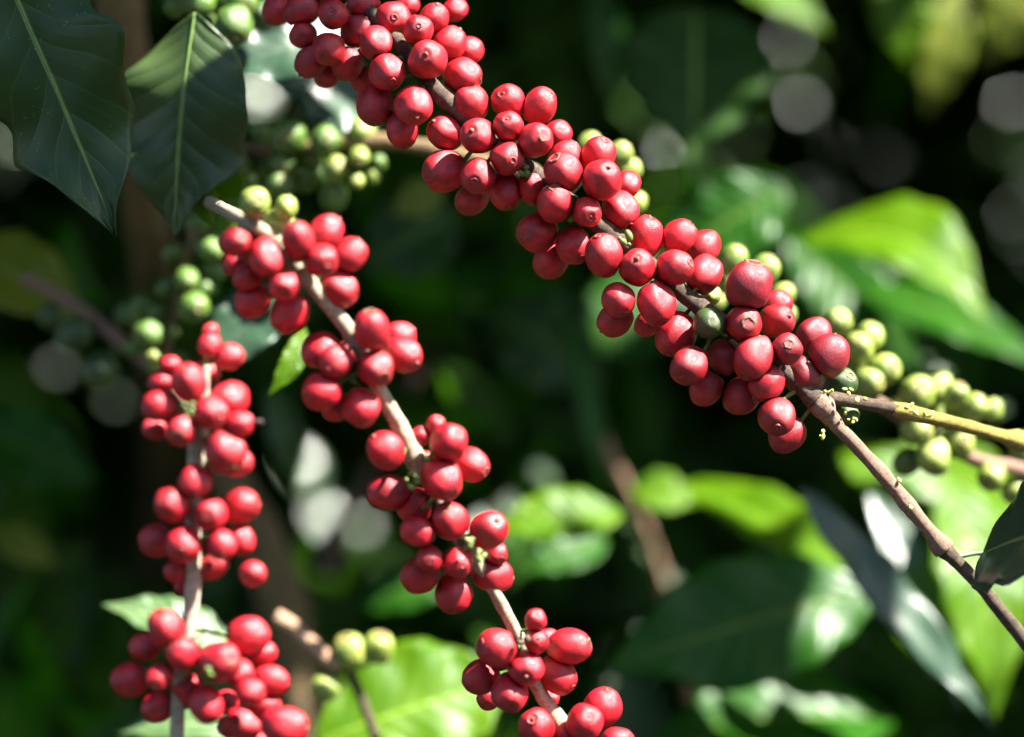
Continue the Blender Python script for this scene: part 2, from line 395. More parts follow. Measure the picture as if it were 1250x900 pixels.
# ------------------------------------------------------------------ ground and far slope
q = NT('soil_and_grass'); tc = q.n('ShaderNodeTexCoord').outputs['Object']
col = q.mix(q.ramp(q.noise(tc, .8, 6), .4, .6), (.016, .018, .013), (.008, .013, .006)); q.bump(q.noise(tc, 12, 8), .6, .05)
M_soil = q.set(Base_Color=col, Roughness=.95)
def gz(x, y):
    h = 0 if y < 9 else 0.34 * (y - 9) ** 1.05
    return min(h, 40) + .12 * noise.noise(Vector((x * .3, y * .3, 0))) * min(1, abs(y) / 3) + (2.5 * noise.noise(Vector((x * .03, y * .03, 4))) if y > 9 else 0) * min(1, max(0, (y - 9) / 20))
xs = [-400, -200, -100, -60, -40] + list(range(-30, 31, 2)) + [40, 60, 100, 200, 400]
ys = [-400, -200, -100, -50, -25, -12] + list(range(-8, 41, 1)) + [50, 70, 100, 150, 250, 400]
V = [(x, y, gz(x, y)) for y in ys for x in xs]; nx = len(xs)
F = [(j * nx + i, j * nx + i + 1, (j + 1) * nx + i + 1, (j + 1) * nx + i) for j in range(len(ys) - 1) for i in range(nx - 1)]
tag(mesh_obj('ground', V, F, M_soil), kind='structure')

# ------------------------------------------------------------------ branch A: the ripe branch across the top
A = empty('coffee_branch', P(1250, 785, 1.12), 'branch packed with ripe red cherries from top centre down to a fork at right', 'branch')
pathA = [(392, -36, 1.118, 9), (440, 4, 1.116, 9), (480, 42, 1.112, 9), (512, 88, 1.108, 9.5), (545, 122, 1.105, 10), (600, 172, 1.103, 9.5), (648, 208, 1.10, 9),
         (700, 250, 1.098, 10), (742, 284, 1.098, 10), (792, 322, 1.098, 10), (850, 371, 1.098, 10.5), (905, 410, 1.098, 10), (955, 452, 1.098, 10), (996, 488, 1.098, 10)]
nodesA = [(996, 488, 1.098, .5), (742, 284, 1.098, .25), (850, 371, 1.098, .1), (545, 122, 1.105, .25), (648, 208, 1.10, .2)]
_, sA = stem('stem', pathA, M_dkbark, A, nodes=nodesA, seed=1)
nB = [(1075, 575, 1.105, .18), (1105, 615, 1.108, .2), (1150, 668, 1.112, .55), (1004, 494, 1.098, .5)]
_, sA2 = stem('side_stem', [(994, 484, 1.098, 9), (1006, 500, 1.098, 10.5), (1026, 524, 1.10, 9), (1075, 577, 1.105, 8.5), (1105, 613, 1.108, 9), (1153, 671, 1.112, 9)], M_pinkbark, A, nodes=nB, seed=2)
stem('side_stem', [(1149, 667, 1.112, 8.6), (1188, 706, 1.116, 8), (1225, 750, 1.12, 8.5), (1275, 815, 1.126, 9.5)], M_dkbark, A, nodes=[(1150, 668, 1.112, .4)], seed=12)
_, sA3 = stem('side_stem', [(992, 487, 1.098, 9), (1020, 487, 1.10, 8.5), (1060, 493, 1.107, 8), (1092, 500, 1.113, 9)], M_dkbark, A, nodes=[(992, 487, 1.098, .2)], seed=3)
_, sA4 = stem('side_stem', [(1088, 499, 1.112, 8.5), (1120, 506, 1.118, 9), (1170, 518, 1.126, 8.5), (1232, 535, 1.137, 8), (1300, 556, 1.15, 9)], M_yelbark, A, nodes=[(1243, 540, 1.138, .8), (1105, 503, 1.116, .2)], seed=4)
rowsA = [
 (369,12,20,9,9,1),(407,18,18,-.05,-.1,0),(370,43,16.5,-.05,.3,1),(401,60,20,-.2,.45,0),(380,75,18.5,9,9,1),(424,78,19.5,9,9,1),(400,92,14,9,9,2),
 (436,38,19,.5,-.6,1),(443,6,20.5,9,9,1),(480,24,22,.1,0,1),(338,14,17,9,9,2),(459,53,20,.2,.75,0),(473,88,21.5,.3,.6,0),(511,37,18,.05,-.15,0),
 (529,24,18,.3,-.8,1),(522,73,23.5,-.05,-.15,0),(549,54,19.5,9,9,1),(573,62,16.5,9,9,2),(565,93,22,.8,.4,1),(458,128,23,-.1,.85,1),(505,129,22.5,.15,.65,0),
 (491,158,20,.1,.93,1),(445,98,16,9,9,2),(497,6,15,9,9,2),(556,12,14,9,9,2),(405,-10,18,9,9,1),
 (575,128,22,-.1,-.9,1),(621,125,21,-.3,-.4,1),(659,130,20.5,.45,-.8,1),(621,155,18.5,-.1,-.4,0),(544,162,21,-.6,-.5,1),(584,166,21.5,-.35,-.2,0),(653,172,21,.45,-.2,0),
 (681,163,16.5,9,9,2),(619,193,20,.3,.2,0),(543,209,25,-.7,.3,1),(583,215,21.5,-.15,.35,0),(617,234,20,.2,.85,1),(576,243,19,9,9,2),(652,230,19.5,9,9,1),
 (677,248,21.5,0,-.7,0),(688,211,23,-.5,-.72,0),(690,192,19,9,9,1),(731,190,21,.3,-.8,1),(735,220,24,.25,-.45,0),(766,225,16,9,9,2),(757,257,22,.4,.8,1),
 (717,259,18,.2,.35,0),(656,284,23.5,-.55,.1,1),(673,317,21,9,9,2),(700,300,22,.5,.7,1),(737,312,23,-.3,-.85,0),(787,290,23,.2,-.9,1),(778,327,22,-.05,-.4,0),
 (829,288,19.5,9,9,1),(859,301,19,9,9,2),(824,327,21.5,.75,-.2,0),(860,335,21.5,9,9,1),(755,366,19.5,.3,.88,0),(751,390,20,9,9,1),(801,369,23,.2,.9,0),(790,395,15,9,9,2),
 (825,408,24,-.4,.85,1),(865,395,18.5,.2,-.1,0,'dkgreen'),(842,447,22.5,-.5,.3,0),(862,475,19.5,9,9,1),
 (914,349,28.5,.2,-.93,0,'wine'),(908,395,21.5,.15,0,0),(948,391,20.5,.6,-.2,1),(950,372,17,9,9,2),(883,436,19,.5,.8,1),(920,436,24,-.3,.9,0),
 (961,426,18.5,.0,-.3,0,'wine'),(993,408,20,9,9,2,'wine'),(1012,434,25,9,9,1,'wine'),(980,458,22.5,.2,-.6,1,'wine'),(936,468,20,9,9,0),(905,483,22,9,9,1),
 (948,509,22.5,0,.5,0),(961,530,20.5,9,9,1),(1026,469,19,.5,-.5,2,'dkgreen'),(868,360,12,9,9,2,'lime'),(1036,506,12,9,9,2,'green')]
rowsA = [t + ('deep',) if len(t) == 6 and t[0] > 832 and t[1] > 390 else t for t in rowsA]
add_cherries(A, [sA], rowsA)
buds(A, [(1012, 474), (1036, 478), (1030, 507), (1052, 487), (1006, 528), (1040, 517)], 1.096, M_bud, n=3, r=2.2)
buds(A, [(1098, 590), (1112, 618)], 1.102, M_bud, n=2, r=2.2)
buds(A, [(1112, 500), (1130, 508)], 1.112, M_bud, n=5, r=2.6)
buds(A, [(640, 206), (762, 292), (700, 268)], 1.094, M_stalk, 'bract', n=4, r=4)
leaf('dark leaf', (1200, 676, 1.116), (1345, 640, 1.02), 165, 'blue', (-.35, -1, .5), parent=A, pet=[(1152, 670, 1.112), (1168, 679, 1.114), (1188, 676, 1.117), (1204, 675, 1.118)], fold=.2, bend=.03, wave=.05)

# ------------------------------------------------------------------ branch B: the middle branch
Bb = empty('coffee_branch', P(280, 262, 1.02), 'bare cream stem with spaced clusters of red cherries slanting down the middle of the picture', 'branch')
def dB(y): return 1.028 + (y - 262) / 640 * .055
pathB = [(x, y, dB(y), r) for x, y, r in ((300, 270, 8.5), (335, 292, 8.5), (365, 328, 9), (392, 362, 10), (432, 412, 9.5), (462, 474, 9), (488, 520, 10.5), (508, 562, 11), (530, 602, 7.5), (556, 645, 7.5), (585, 690, 8), (612, 738, 8), (636, 786, 8), (652, 832, 8.5), (676, 872, 9), (706, 915, 9))]
pathB = [(200, 205, 1.33, 7), (240, 238, 1.2, 7.5), (274, 256, 1.09, 8)] + pathB
ndB = [(350, 312, dB(312), .35), (432, 414, dB(414), .2), (506, 560, dB(560), .25), (570, 662, dB(662), .4), (637, 790, dB(790), .25), (682, 880, dB(880), .35)]
_, sB = stem('stem', pathB, M_cream, Bb, nodes=ndB, seed=6)
stem('spur', [(345, 309, dB(309), 5), (358, 315, dB(309) - .004, 5.5), (372, 316, dB(309) - .006, 4.5)], M_cream, Bb, seed=8, n=5)
rowsB = [
 (287,295,18,.5,-.2,0),(325,314,20.5,.3,.85,0),(364,293,20,-.2,-.85,0),(398,284,20,9,9,1),(426,311,21,9,9,1),(392,318,20,.45,.15,0),(412,352,23,.85,.4,1),
 (347,348,19,9,9,0),(302,339,17,9,9,1),(309,367,21,9,9,1),(354,382,22.5,9,9,1),(287,322,15,9,9,2),
 (311,248,19,9,9,0,'lime'),(349,254,14,9,9,1,'lime'),(341,273,17,9,9,1,'lime'),
 (454,403,22,-.1,-.85,0),(489,411,19,9,9,2),(491,433,22,.7,.4,1),(458,449,21.5,.45,.55,0),(393,428,22.5,9,9,1),(410,442,20,-.5,.6,0),(425,430,15,9,9,2),
 (393,478,22.5,9,9,0),(411,497,18,9,9,1),(441,497,22,.2,.85,0),(471,550,22.5,-.6,-.7,0),
 (512,533,12,9,9,1),(532,521,13,.2,-.8,1),(548,540,22,.4,-.5,0),(575,567,20,.8,.4,1),(539,584,24,.45,.6,0),(475,601,22,9,9,1),(506,617,21.5,9,9,1),
 (550,636,22,-.3,-.65,0),(510,649,18.5,.9,.2,0),(596,648,23,.4,-.5,0),(606,675,13.5,.4,.55,1),(601,701,21.5,9,9,1),(524,682,16.5,.05,.1,0),(558,687,18.5,.3,.25,0),
 (513,702,22,9,9,1),(554,724,22,0,.9,1),(520,560,10,9,9,2),
 (654,757,13.5,0,-.6,0),(655,783,15,.1,-.3,0),(669,780,13,9,9,2),(694,789,22.5,.92,-.1,1),(607,791,23,-.8,-.3,0),(642,816,21.5,0,.35,0),(680,824,22,.72,.58,1),
 (587,826,21.5,9,9,1),(622,846,22,.1,.5,0),(597,853,14,9,9,2),(670,851,13,9,9,2),(655,888,22,-.2,-.5,0),(735,864,23.5,.2,-.9,1),(714,882,22,.2,-.4,0),(694,900,18,0,-.6,0),(753,908,20,9,9,0)]
add_cherries(Bb, [sB], rowsB)
buds(Bb, [(440, 428), (436, 470), (524, 556), (503, 582), (574, 664), (588, 678), (500, 590)], 1.045, M_stalk, 'bract', n=4, r=3.4)
buds(Bb, [(638, 785), (569, 657)], 1.055, M_dkbark, 'bract', n=5, r=3.4)

# ------------------------------------------------------------------ branch C: the left branch
Cc = empty('coffee_branch', P(216, 930, 1.01), 'upright cream stem with three clusters of red cherries at left of the picture', 'branch')
pathC = [(x, y, 1.015 + (y - 400) / 500 * .012, r) for x, y, r in ((252, 446, 5), (247, 490, 8), (241, 540, 11), (238, 585, 10), (236, 640, 9), (237, 700, 9.5), (231, 760, 9.5), (222, 820, 9), (217, 870, 9), (215, 930, 10))]
_, sC = stem('stem', pathC, M_palebark, Cc, nodes=[(247, 500, 1.004, .3), (236, 640, 1.004, .3), (226, 800, 1.004, .3)], seed=11)
rowsC = [
 (231,469,21,-.2,-.8,0),(280,488,22,9,9,1),(258,504,20.5,.6,.3,0),(292,518,16,.98,-.1,0,'redblack'),(275,550,25.5,.2,.9,0),(286,564,19,9,9,1),(194,496,18.5,9,9,0),(222,524,19.5,-.1,.4,0),
 (189,524,13,9,9,1),(197,467,14,9,9,1),(208,446,12,9,9,1),(256,421,14,9,9,1),(257,404,9.5,9,9,1),(280,435,16,9,9,1),(254,453,16,9,9,2),
 (238,588,20,.0,.7,0),(211,617,21,-.45,-.4,0),(257,628,20,-.05,0,0),(294,618,21.5,.9,-.2,1),(191,660,20.5,9,9,1),(224,664,22,0,.3,0),(270,665,18.5,.2,.7,0),(294,659,17,.2,.9,1),
 (309,700,15.5,9,9,0),(259,690,17,9,9,1),(216,698,15,9,9,1),(231,637,8,9,9,1),(222,716,9,9,9,2),
 (202,767,21.5,-.3,-.8,0),(177,790,17,9,9,1),(223,798,20,-.4,-.5,0),(159,830,20.5,9,9,1),(195,826,16,-.2,.5,0),(193,862,18,9,9,1),(231,843,20,9,9,1),(252,860,21,.3,.8,0),
 (268,808,24,.6,-.2,0),(303,776,23.5,9,9,1),(321,797,15,9,9,1),(331,830,19,9,9,1),(292,822,18,.5,.5,0),(305,845,17,9,9,0),(323,862,17.5,9,9,1),(347,886,24,9,9,0),(297,884,20,9,9,1),
 (277,856,14,9,9,2),(280,887,14,9,9,2),(318,905,18,9,9,1)]
add_cherries(Cc, [sC], rowsC)
buds(Cc, [(228, 500), (252, 820)], .998, M_stalk, 'bract', n=3, r=3.4)

# ------------------------------------------------------------------ branch D: unripe branch behind the ripe one, right
D = empty('coffee_branch', P(1300, 590, 1.26), 'blurred branch of pale yellow-green unripe cherries behind the ripe branch at right', 'branch')
pathD = [(650, 205, 1.20, 6), (700, 248, 1.20, 6), (760, 300, 1.20, 6), (850, 372, 1.205, 6), (950, 448, 1.21, 7), (1060, 486, 1.22, 8), (1180, 556, 1.23, 9), (1240, 572, 1.24, 10), (1300, 590, 1.25, 10)]
_, sD = stem('stem', pathD, M_pinkbark, D, seed=13)
rowsD = [(720,176,13.5,9,9,1),(757,188,15,9,9,0),(769,207,14,9,9,1),(777,247,13,9,9,1),(762,230,14,9,9,2),(895,318,17.5,9,9,0),(933,331,17.5,9,9,0),(955,361,14.5,9,9,0),(873,368,13.5,9,9,0),(884,342,15,9,9,1),(960,385,12,9,9,1),
 (1022,395,17.5,.2,-.5,0),(1062,412,17.5,9,9,1),(1049,425,18,-.2,-.5,0),(1043,441,15,9,9,1),(1079,452,19,.5,-.2,0),(1060,467,18,9,9,0),
 (1120,480,22,.1,-.4,0),(1144,472,19,9,9,1),(1167,484,15.5,9,9,0),(1169,499,16,9,9,0),(1189,498,16.5,9,9,0),(1212,500,13,9,9,1),
 (1119,526,17.5,.6,.1,0),(1140,557,21.5,0,.8,0),(1108,564,15.5,9,9,1,'green'),(1171,541,18.5,9,9,0),(1211,582,17,9,9,0),(1238,600,15,9,9,1),(1246,545,15,9,9,1,'green'),(1100,500,15,9,9,2),(1153,512,15,9,9,2)]
add_cherries(D, [sD], rowsD, 'lime')

# ------------------------------------------------------------------ branch E and F: green fruit in the shade, left
E = empty('coffee_branch', P(180, 110, 1.27), 'shaded horizontal branch of green cherries behind the hanging leaves at upper left', 'branch')
pathE = [(180, 110, 1.28, 12), (240, 160, 1.27, 11), (300, 184, 1.26, 11), (370, 182, 1.25, 10), (450, 172, 1.24, 10), (540, 184, 1.24, 10), (640, 210, 1.25, 9)]
_, sE = stem('stem', pathE, M_trunk, E, seed=15)
rowsE = [(352,168,22,9,9,0),(397,172,18.5,.2,-.1,0),(439,191,12,9,9,0,'lime'),(410,207,16,.2,-.4,0,'lime'),(407,240,17,9,9,1),(435,221,9.5,9,9,0,'lime'),(442,160,16,9,9,1,'lime'),(371,218,16,9,9,1),
 (345,198,16,9,9,0),(290,200,18,9,9,0),(341,228,18.5,.4,-.4,0),(286,230,15,9,9,1),(266,205,15,9,9,1),(318,160,14,9,9,2),(300,222,15,9,9,2),(325,205,15,9,9,1),(380,195,13,9,9,1),(425,172,12,9,9,1),(455,215,9,9,9,1,'lime'),(462,200,10,9,9,2),(390,214,13,9,9,2)]
add_cherries(E, [sE], rowsE, 'green')
G = empty('coffee_branch', P(330, -40, 1.2), 'cluster of glossy green cherries at the top edge above the second leaf', 'branch')
_, sG = stem('stem', [(180, -30, 1.2, 8), (250, -14, 1.2, 8), (330, -40, 1.2, 8)], M_dkbark, G, seed=16)
add_cherries(G, [sG], [(286,30,23,9,9,0),(245,2,18,9,9,0),(253,32,14,9,9,2),(293,4,20,.4,.2,0),(268,-6,18,9,9,1),(320,20,17,9,9,2,'dkgreen'),(215,8,14,9,9,2)], 'green')
Fb = empty('coffee_branch', P(40, 340, 1.35), 'dim brown twig with dark green cherries in the shade at far left', 'branch')
_, sF = stem('stem', [(30, 340, 1.34, 8), (90, 372, 1.33, 8), (150, 420, 1.31, 9), (200, 460, 1.3, 9), (250, 520, 1.3, 8)], M_pinkbark, Fb, seed=17)
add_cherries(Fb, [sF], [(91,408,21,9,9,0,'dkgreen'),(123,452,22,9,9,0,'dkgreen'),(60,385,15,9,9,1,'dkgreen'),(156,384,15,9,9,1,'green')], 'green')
Fc = empty('coffee_branch', P(262, 200, 1.27), 'upright twig of green cherries above the left red clusters', 'branch')
_, sFc = stem('stem', [(264, 190, 1.27, 6), (240, 270, 1.26, 6), (222, 340, 1.25, 6), (205, 420, 1.25, 6), (196, 470, 1.25, 5)], M_trunk, Fc, seed=18)
add_cherries(Fc, [sFc], [(256,304,14.5,9,9,0),(228,342,15,9,9,0),(236,375,19,9,9,0),(181,409,18,9,9,0),(194,383,12.5,9,9,1),(213,405,8,9,9,0,'lime'),(187,436,9,9,9,0,'lime'),(188,447,9,9,9,0,'lime'),(242,272,16,9,9,1),(262,330,13,9,9,1),(215,440,13,9,9,2),(205,352,14,9,9,1),(212,310,13,9,9,1),(250,352,13,9,9,1),(175,372,13,9,9,2),(262,285,14,9,9,2),(165,425,12,9,9,2)], 'green')
H_ = empty('coffee_branch', P(415, 900, 1.3), 'short spur with three yellow-green cherries near the bottom left', 'branch')
_, sH = stem('stem', [(470, 930, 1.27, 6), (440, 850, 1.27, 6), (425, 815, 1.27, 6)], M_dkbark, H_, seed=19)
add_cherries(H_, [sH], [(428,796,21,-.3,-.8,0),(462,791,18.5,.2,-.9,0),(397,840,17,-.8,-.1,0)], 'lime')
for p_ in ((1140, 480, 1.22), (1050, 420, 1.21), (900, 330, 1.2), (1140, 557, 1.22), (765, 205, 1.2), (440, 800, 1.27), (400, 840, 1.27), (1060, 460, 1.22), (1190, 520, 1.23), (415, 205, 1.24), (436, 192, 1.24), (190, 440, 1.25), (213, 405, 1.25)):
    SUNLIT.append((P(*p_), .022))

# ------------------------------------------------------------------ trunks and sticks
def wood(name, label, cat, path, mat, seed, wob=.3, sunlit=0, **kw):
    if path[-1][1] > 1500:                             # ease the long unseen stretch down to the ground
        a_, b_ = path[-2], path[-1]
        path = path[:-1] + [tuple(u + (v - u) * f for u, v in zip(a_, b_)) for f in (.05, .14, .3, .6)] + [b_]
    root = P(*path[-1][:3]); tr = name == 'coffee_tree'
    cp = catmull([(*P(x, y, Y), px(r, Y)) for x, y, Y, r in path], 10)
    V, F, U = tube_geo([c[:3] for c in cp], [c[3] for c in cp], 22, True, wob, seed)
    if tr: mesh_obj('trunk', [v - root for v in V], F, mat, empty(name, root, label, cat), U)
    else: tag(mesh_obj(name, [v - root for v in V], F, mat, None, U, loc=root), label, cat)
    if sunlit:
        for c in cp[4:-4:6]: SUNLIT.append((Vector(c[:3]), sunlit))
def toground(x, y, Y, r): return (x, 450 + (CZ + .05) / (K * Y), Y, r)
wood('coffee_tree', 'upright tan coffee trunk behind the two hanging leaves at upper left', 'tree', [(105, -260, 1.34, 30), (140, -60, 1.35, 31), (152, 60, 1.38, 30), (170, 180, 1.46, 28), (188, 320, 1.62, 26), (196, 440, 1.9, 22), (200, 600, 2.2, 20), (200, 800, 2.5, 18), toground(200, 0, 2.9, 18)], M_trunk, 21)
wood('coffee_tree', 'blurred brown trunk leaning behind the left branch at lower left', 'tree', [(205, 420, 1.62, 22), (270, 560, 1.6, 26), (315, 660, 1.58, 28), (345, 740, 1.57, 29), (372, 860, 1.57, 30), toground(430, 0, 1.57, 34)], M_trunk, 22)
wood('broken_stick', 'short orange-tan broken stick slanting beside the yellow-green cherries', 'stick', [(336, 752, 1.27, 10), (360, 768, 1.27, 9.5), (390, 795, 1.26, 9), (416, 816, 1.26, 9)], M_tan, 23, .2, sunlit=.02)
wood('twig', 'thin pinkish twig standing upright in the dark background centre', 'twig', [(716, 470, 1.66, 6), (730, 520, 1.62, 6), (746, 556, 1.6, 6.5), (768, 604, 1.62, 6), (800, 680, 1.72, 6), (850, 860, 1.85, 7), toground(900, 0, 1.95, 9)], M_tan, 24, .2, sunlit=.0)
SUNLIT.append((P(748, 555, 1.6), .03))
wood('twig', 'dark forked twig crossing the grey bokeh spots between left and middle branches', 'twig', [(395, 700, 1.7, 18), (410, 655, 1.7, 13), (440, 600, 1.72, 9), (470, 540, 1.74, 8), (520, 430, 1.8, 8)], M_dkbark, 25)

# ------------------------------------------------------------------ leaves one can tell apart
leaf('large dark dusty leaf hanging in front at the top left corner', (-52, -160, 1.095), (143, 288, 1.085), 205, 'dusty', (-.25, -1, .15), parts=True, fold=.06, bend=-.03, ruff=.11, wave=.3, waves=2.2, ph=.3, nu=16, nv=50, shape=1.0)
leaf('hanging leaf with grey sheen, just right of the large dark leaf', (238, 16, 1.155), (213, 290, 1.15), 172, 'pale2', (-.25, -1, .5), parts=True, fold=-.12, bend=.05, wave=.2, waves=2.2, ph=2.2, nu=16, nv=50, shape=.9)
leaf('bright green leaf lobe hanging below the second leaf tip at upper left', (232, 165, 1.17), (286, 298, 1.155), 84, 'young', (.2, -1, .2), sunlit=.04, fold=.1, wave=.12, waves=2)
leaf('dark blue-green leaf behind the red cherries at upper left', (440, 40, 1.25), (262, 92, 1.22), 110, 'blue', (-.1, -1, .35), fold=.15, wave=.1)
leaf('dark leaf under the green cherries and behind the top cluster', (470, 140, 1.3), (330, 100, 1.27), 120, 'blue', (.1, -1, .5), fold=.15)
leaf('small bright green leaf tip between the left and middle branches', (372, 400, 1.2), (327, 484, 1.19), 30, 'young', (.3, -1, .3), sunlit=.02, fold=.2, curl=-.06)
leaf('dark leaf over the left red clusters with a bluish sheen', (350, 350, 1.26), (250, 460, 1.24), 90, 'blue', (-.1, -1, .5), fold=.15)
leaf('yellow-green blurred leaf at the left edge', (-60, 300, 1.42), (110, 400, 1.38), 110, 'yellow', (.1, -1, .6), sunlit=0, fold=.15)
leaf('pale sunlit leaf behind the lowest left cluster', (290, 790, 1.25), (125, 738, 1.25), 66, 'pale', (.1, -.8, .8), sunlit=.02, fold=.15, bend=.06)
leaf('pale leaf at the bottom edge beneath the left stem', (300, 890, 1.25), (140, 895, 1.25), 60, 'pale', (.1, -.7, .9), sunlit=.02, fold=.1)
leaf('bright green sunlit leaf at the bottom beside the yellow-green cherries', (385, 905, 1.30), (640, 825, 1.34), 165, 'young', (.1, -.95, .45), sunlit=.035, fold=.12, bend=.05, wave=.08)
leaf('yellow-green sunlit leaf just right of the middle branch', (760, 628, 1.42), (595, 650, 1.40), 78, 'young', (.2, -.8, .7), sunlit=.03, fold=.15)
leaf('green leaf under the yellow-green one right of the middle branch', (740, 660, 1.5), (640, 700, 1.48), 60, 'mid', (.1, -.8, .6), sunlit=.03)
leaf('rounded green leaf with a white glint near the centre background', (770, 600, 1.5), (850, 615, 1.5), 60, 'young', HV, sunlit=.03, bend=.12)
leaf('long bright green leaf running down to the right in the lower right', (835, 590, 1.48), (1090, 735, 1.42), 92, 'young', (.25, -.75, .6), sunlit=.035, fold=.25, bend=.05)
leaf('bright green leaf piece between the pale unripe cherries and the lower stem', (1030, 540, 1.5), (1120, 640, 1.46), 70, 'young', (.2, -1, .4), sunlit=.04)
leaf('pale edged green leaf at the bottom edge near the right corner', (1010, 850, 1.5), (1050, 960, 1.5), 40, 'yellow', (.2, -1, .4), sunlit=.02)
leaf('broad dark green leaf in the lower right background', (1085, 715, 1.42), (738, 815, 1.38), 168, 'mid', (.05, -1, .45), sunlit=.0, fold=.12, bend=.03, wave=.08, shape=1.05)
leaf('very dark leaf along the bottom edge right of centre', (1090, 880, 1.5), (790, 905, 1.46), 150, 'mid', (.0, -.6, .7), fold=.2)
leaf('long blue-grey glossy leaf with white glints at lower right', (975, 595, 1.36), (1215, 890, 1.34), 62, 'blue', (.1, -.9, .62), sunlit=.02, fold=.1, bend=.02, wave=.16, waves=3.5)
leaf('second long grey leaf overlapping the glossy one at lower right', (1060, 600, 1.45), (1175, 870, 1.42), 60, 'blue', (.2, -.8, .5), sunlit=.02)
leaf('yellow-green upright leaf behind the lower right stem', (1160, 580, 1.45), (1215, 880, 1.40), 120, 'young', (.3, -.9, .4), sunlit=.04, fold=.15)
leaf('bright green leaf behind the green cherries at the right edge', (1250, 620, 1.5), (1050, 560, 1.46), 110, 'young', (.2, -.9, .5), sunlit=.04, fold=.15)
leaf('yellow-green leaf at the right edge beyond the lower stem', (1290, 690, 1.5), (1130, 640, 1.48), 100, 'young', (.3, -.9, .3), sunlit=.04)
leaf('yellow-green leaf in the bottom right corner area', (1100, 760, 1.62), (1240, 860, 1.55), 90, 'young', (.3, -.9, .5), sunlit=.03)
leaf('large sunlit arching leaf with yellow-green tip at upper right', (978, 292, 1.52), (1206, 396, 1.47), 132, 'young', (.3, -.85, .6), sunlit=.045, fold=.2, bend=.16, curl=-.12, wave=.05)
leaf('green leaf below the large arching leaf at the right edge', (1050, 350, 1.6), (1280, 450, 1.55), 80, 'mid', (.2, -.8, .7), sunlit=.04, bend=.05)
leaf('shaded green leaf under the arching leaf at upper right', (960, 290, 1.62), (1120, 450, 1.6), 100, 'mid', (.0, -.9, .4), sunlit=.0)
leaf('dark green heart-shaped leaf hanging at the top right of centre', (850, 10, 1.5), (846, 200, 1.48), 190, 'shade', (.05, -1, .15), fold=.15, bend=.04, shape=.7)
leaf('dark green leaf behind the ripe branch in the upper right', (960, 230, 1.5), (800, 330, 1.5), 120, 'mid', (-.2, -1, .2), fold=.15)
leaf('bright green leaf edge just above the ripe branch, right of the pale spot', (830, 200, 1.4), (775, 270, 1.4), 56, 'young', (.2, -1, .3), sunlit=.02)
leaf('bright yellow-green leaf at the top edge right of centre', (880, -40, 1.7), (1010, 40, 1.68), 60, 'young', (.2, -.9, .5), sunlit=.04)
leaf('vivid green leaf hanging at the top edge at right', (1085, -40, 1.6), (1110, 85, 1.6), 75, 'young', (.1, -1, .2), sunlit=.03)
leaf('olive yellow leaf hanging left of the top right corner', (1170, -20, 1.7), (1130, 145, 1.7), 62, 'yellow', (.1, -1, .2), sunlit=.0)
leaf('olive yellow leaf in the top right corner', (1270, -60, 1.7), (1200, 80, 1.7), 90, 'yellow', (.1, -1, .2), sunlit=.02)
leaf('dark olive leaf in the dim centre of the picture', (600, 380, 1.7), (740, 470, 1.7), 130, 'mature', (.2, -1, .2))
leaf('faint green leaf below the centre gap', (860, 330, 1.75), (690, 440, 1.7), 120, 'mid', (.0, -1, .2), sunlit=.0)
leaf('dull green leaf hanging at the top edge just right of the ripe branch', (725, -40, 1.6), (745, 150, 1.6), 50, 'mid', (.3, -1, .2), sunlit=.02)
leaf('narrow green leaf low in the dark centre', (690, 380, 1.6), (735, 600, 1.58), 34, 'mid', (.3, -1, .2), sunlit=.03)
leaf('green leaf at the left edge below the dim twig', (-40, 520, 1.6), (120, 590, 1.6), 100, 'mid', (.2, -1, .4), sunlit=.0)
leaf('yellow-green leaf patch at the lower left edge', (-10, 650, 1.55), (70, 690, 1.55), 46, 'yellow', (.2, -1, .4), sunlit=.02)
leaf('green leaf between the left and middle branches', (330, 470, 1.5), (360, 600, 1.5), 46, 'mature', (.3, -1, .3), sunlit=.0)
leaf('green leaf below the long middle cluster', (560, 700, 1.55), (430, 745, 1.55), 60, 'mid', (.1, -.9, .5), sunlit=.02)
leaf('dark leaf behind the top of the middle branch', (560, 260, 1.5), (440, 330, 1.5), 110, 'mature', (.0, -1, .3))
leaf('olive leaf glimpsed above the middle branch', (540, 230, 1.45), (480, 260, 1.45), 50, 'yellow', (.0, -1, .2))

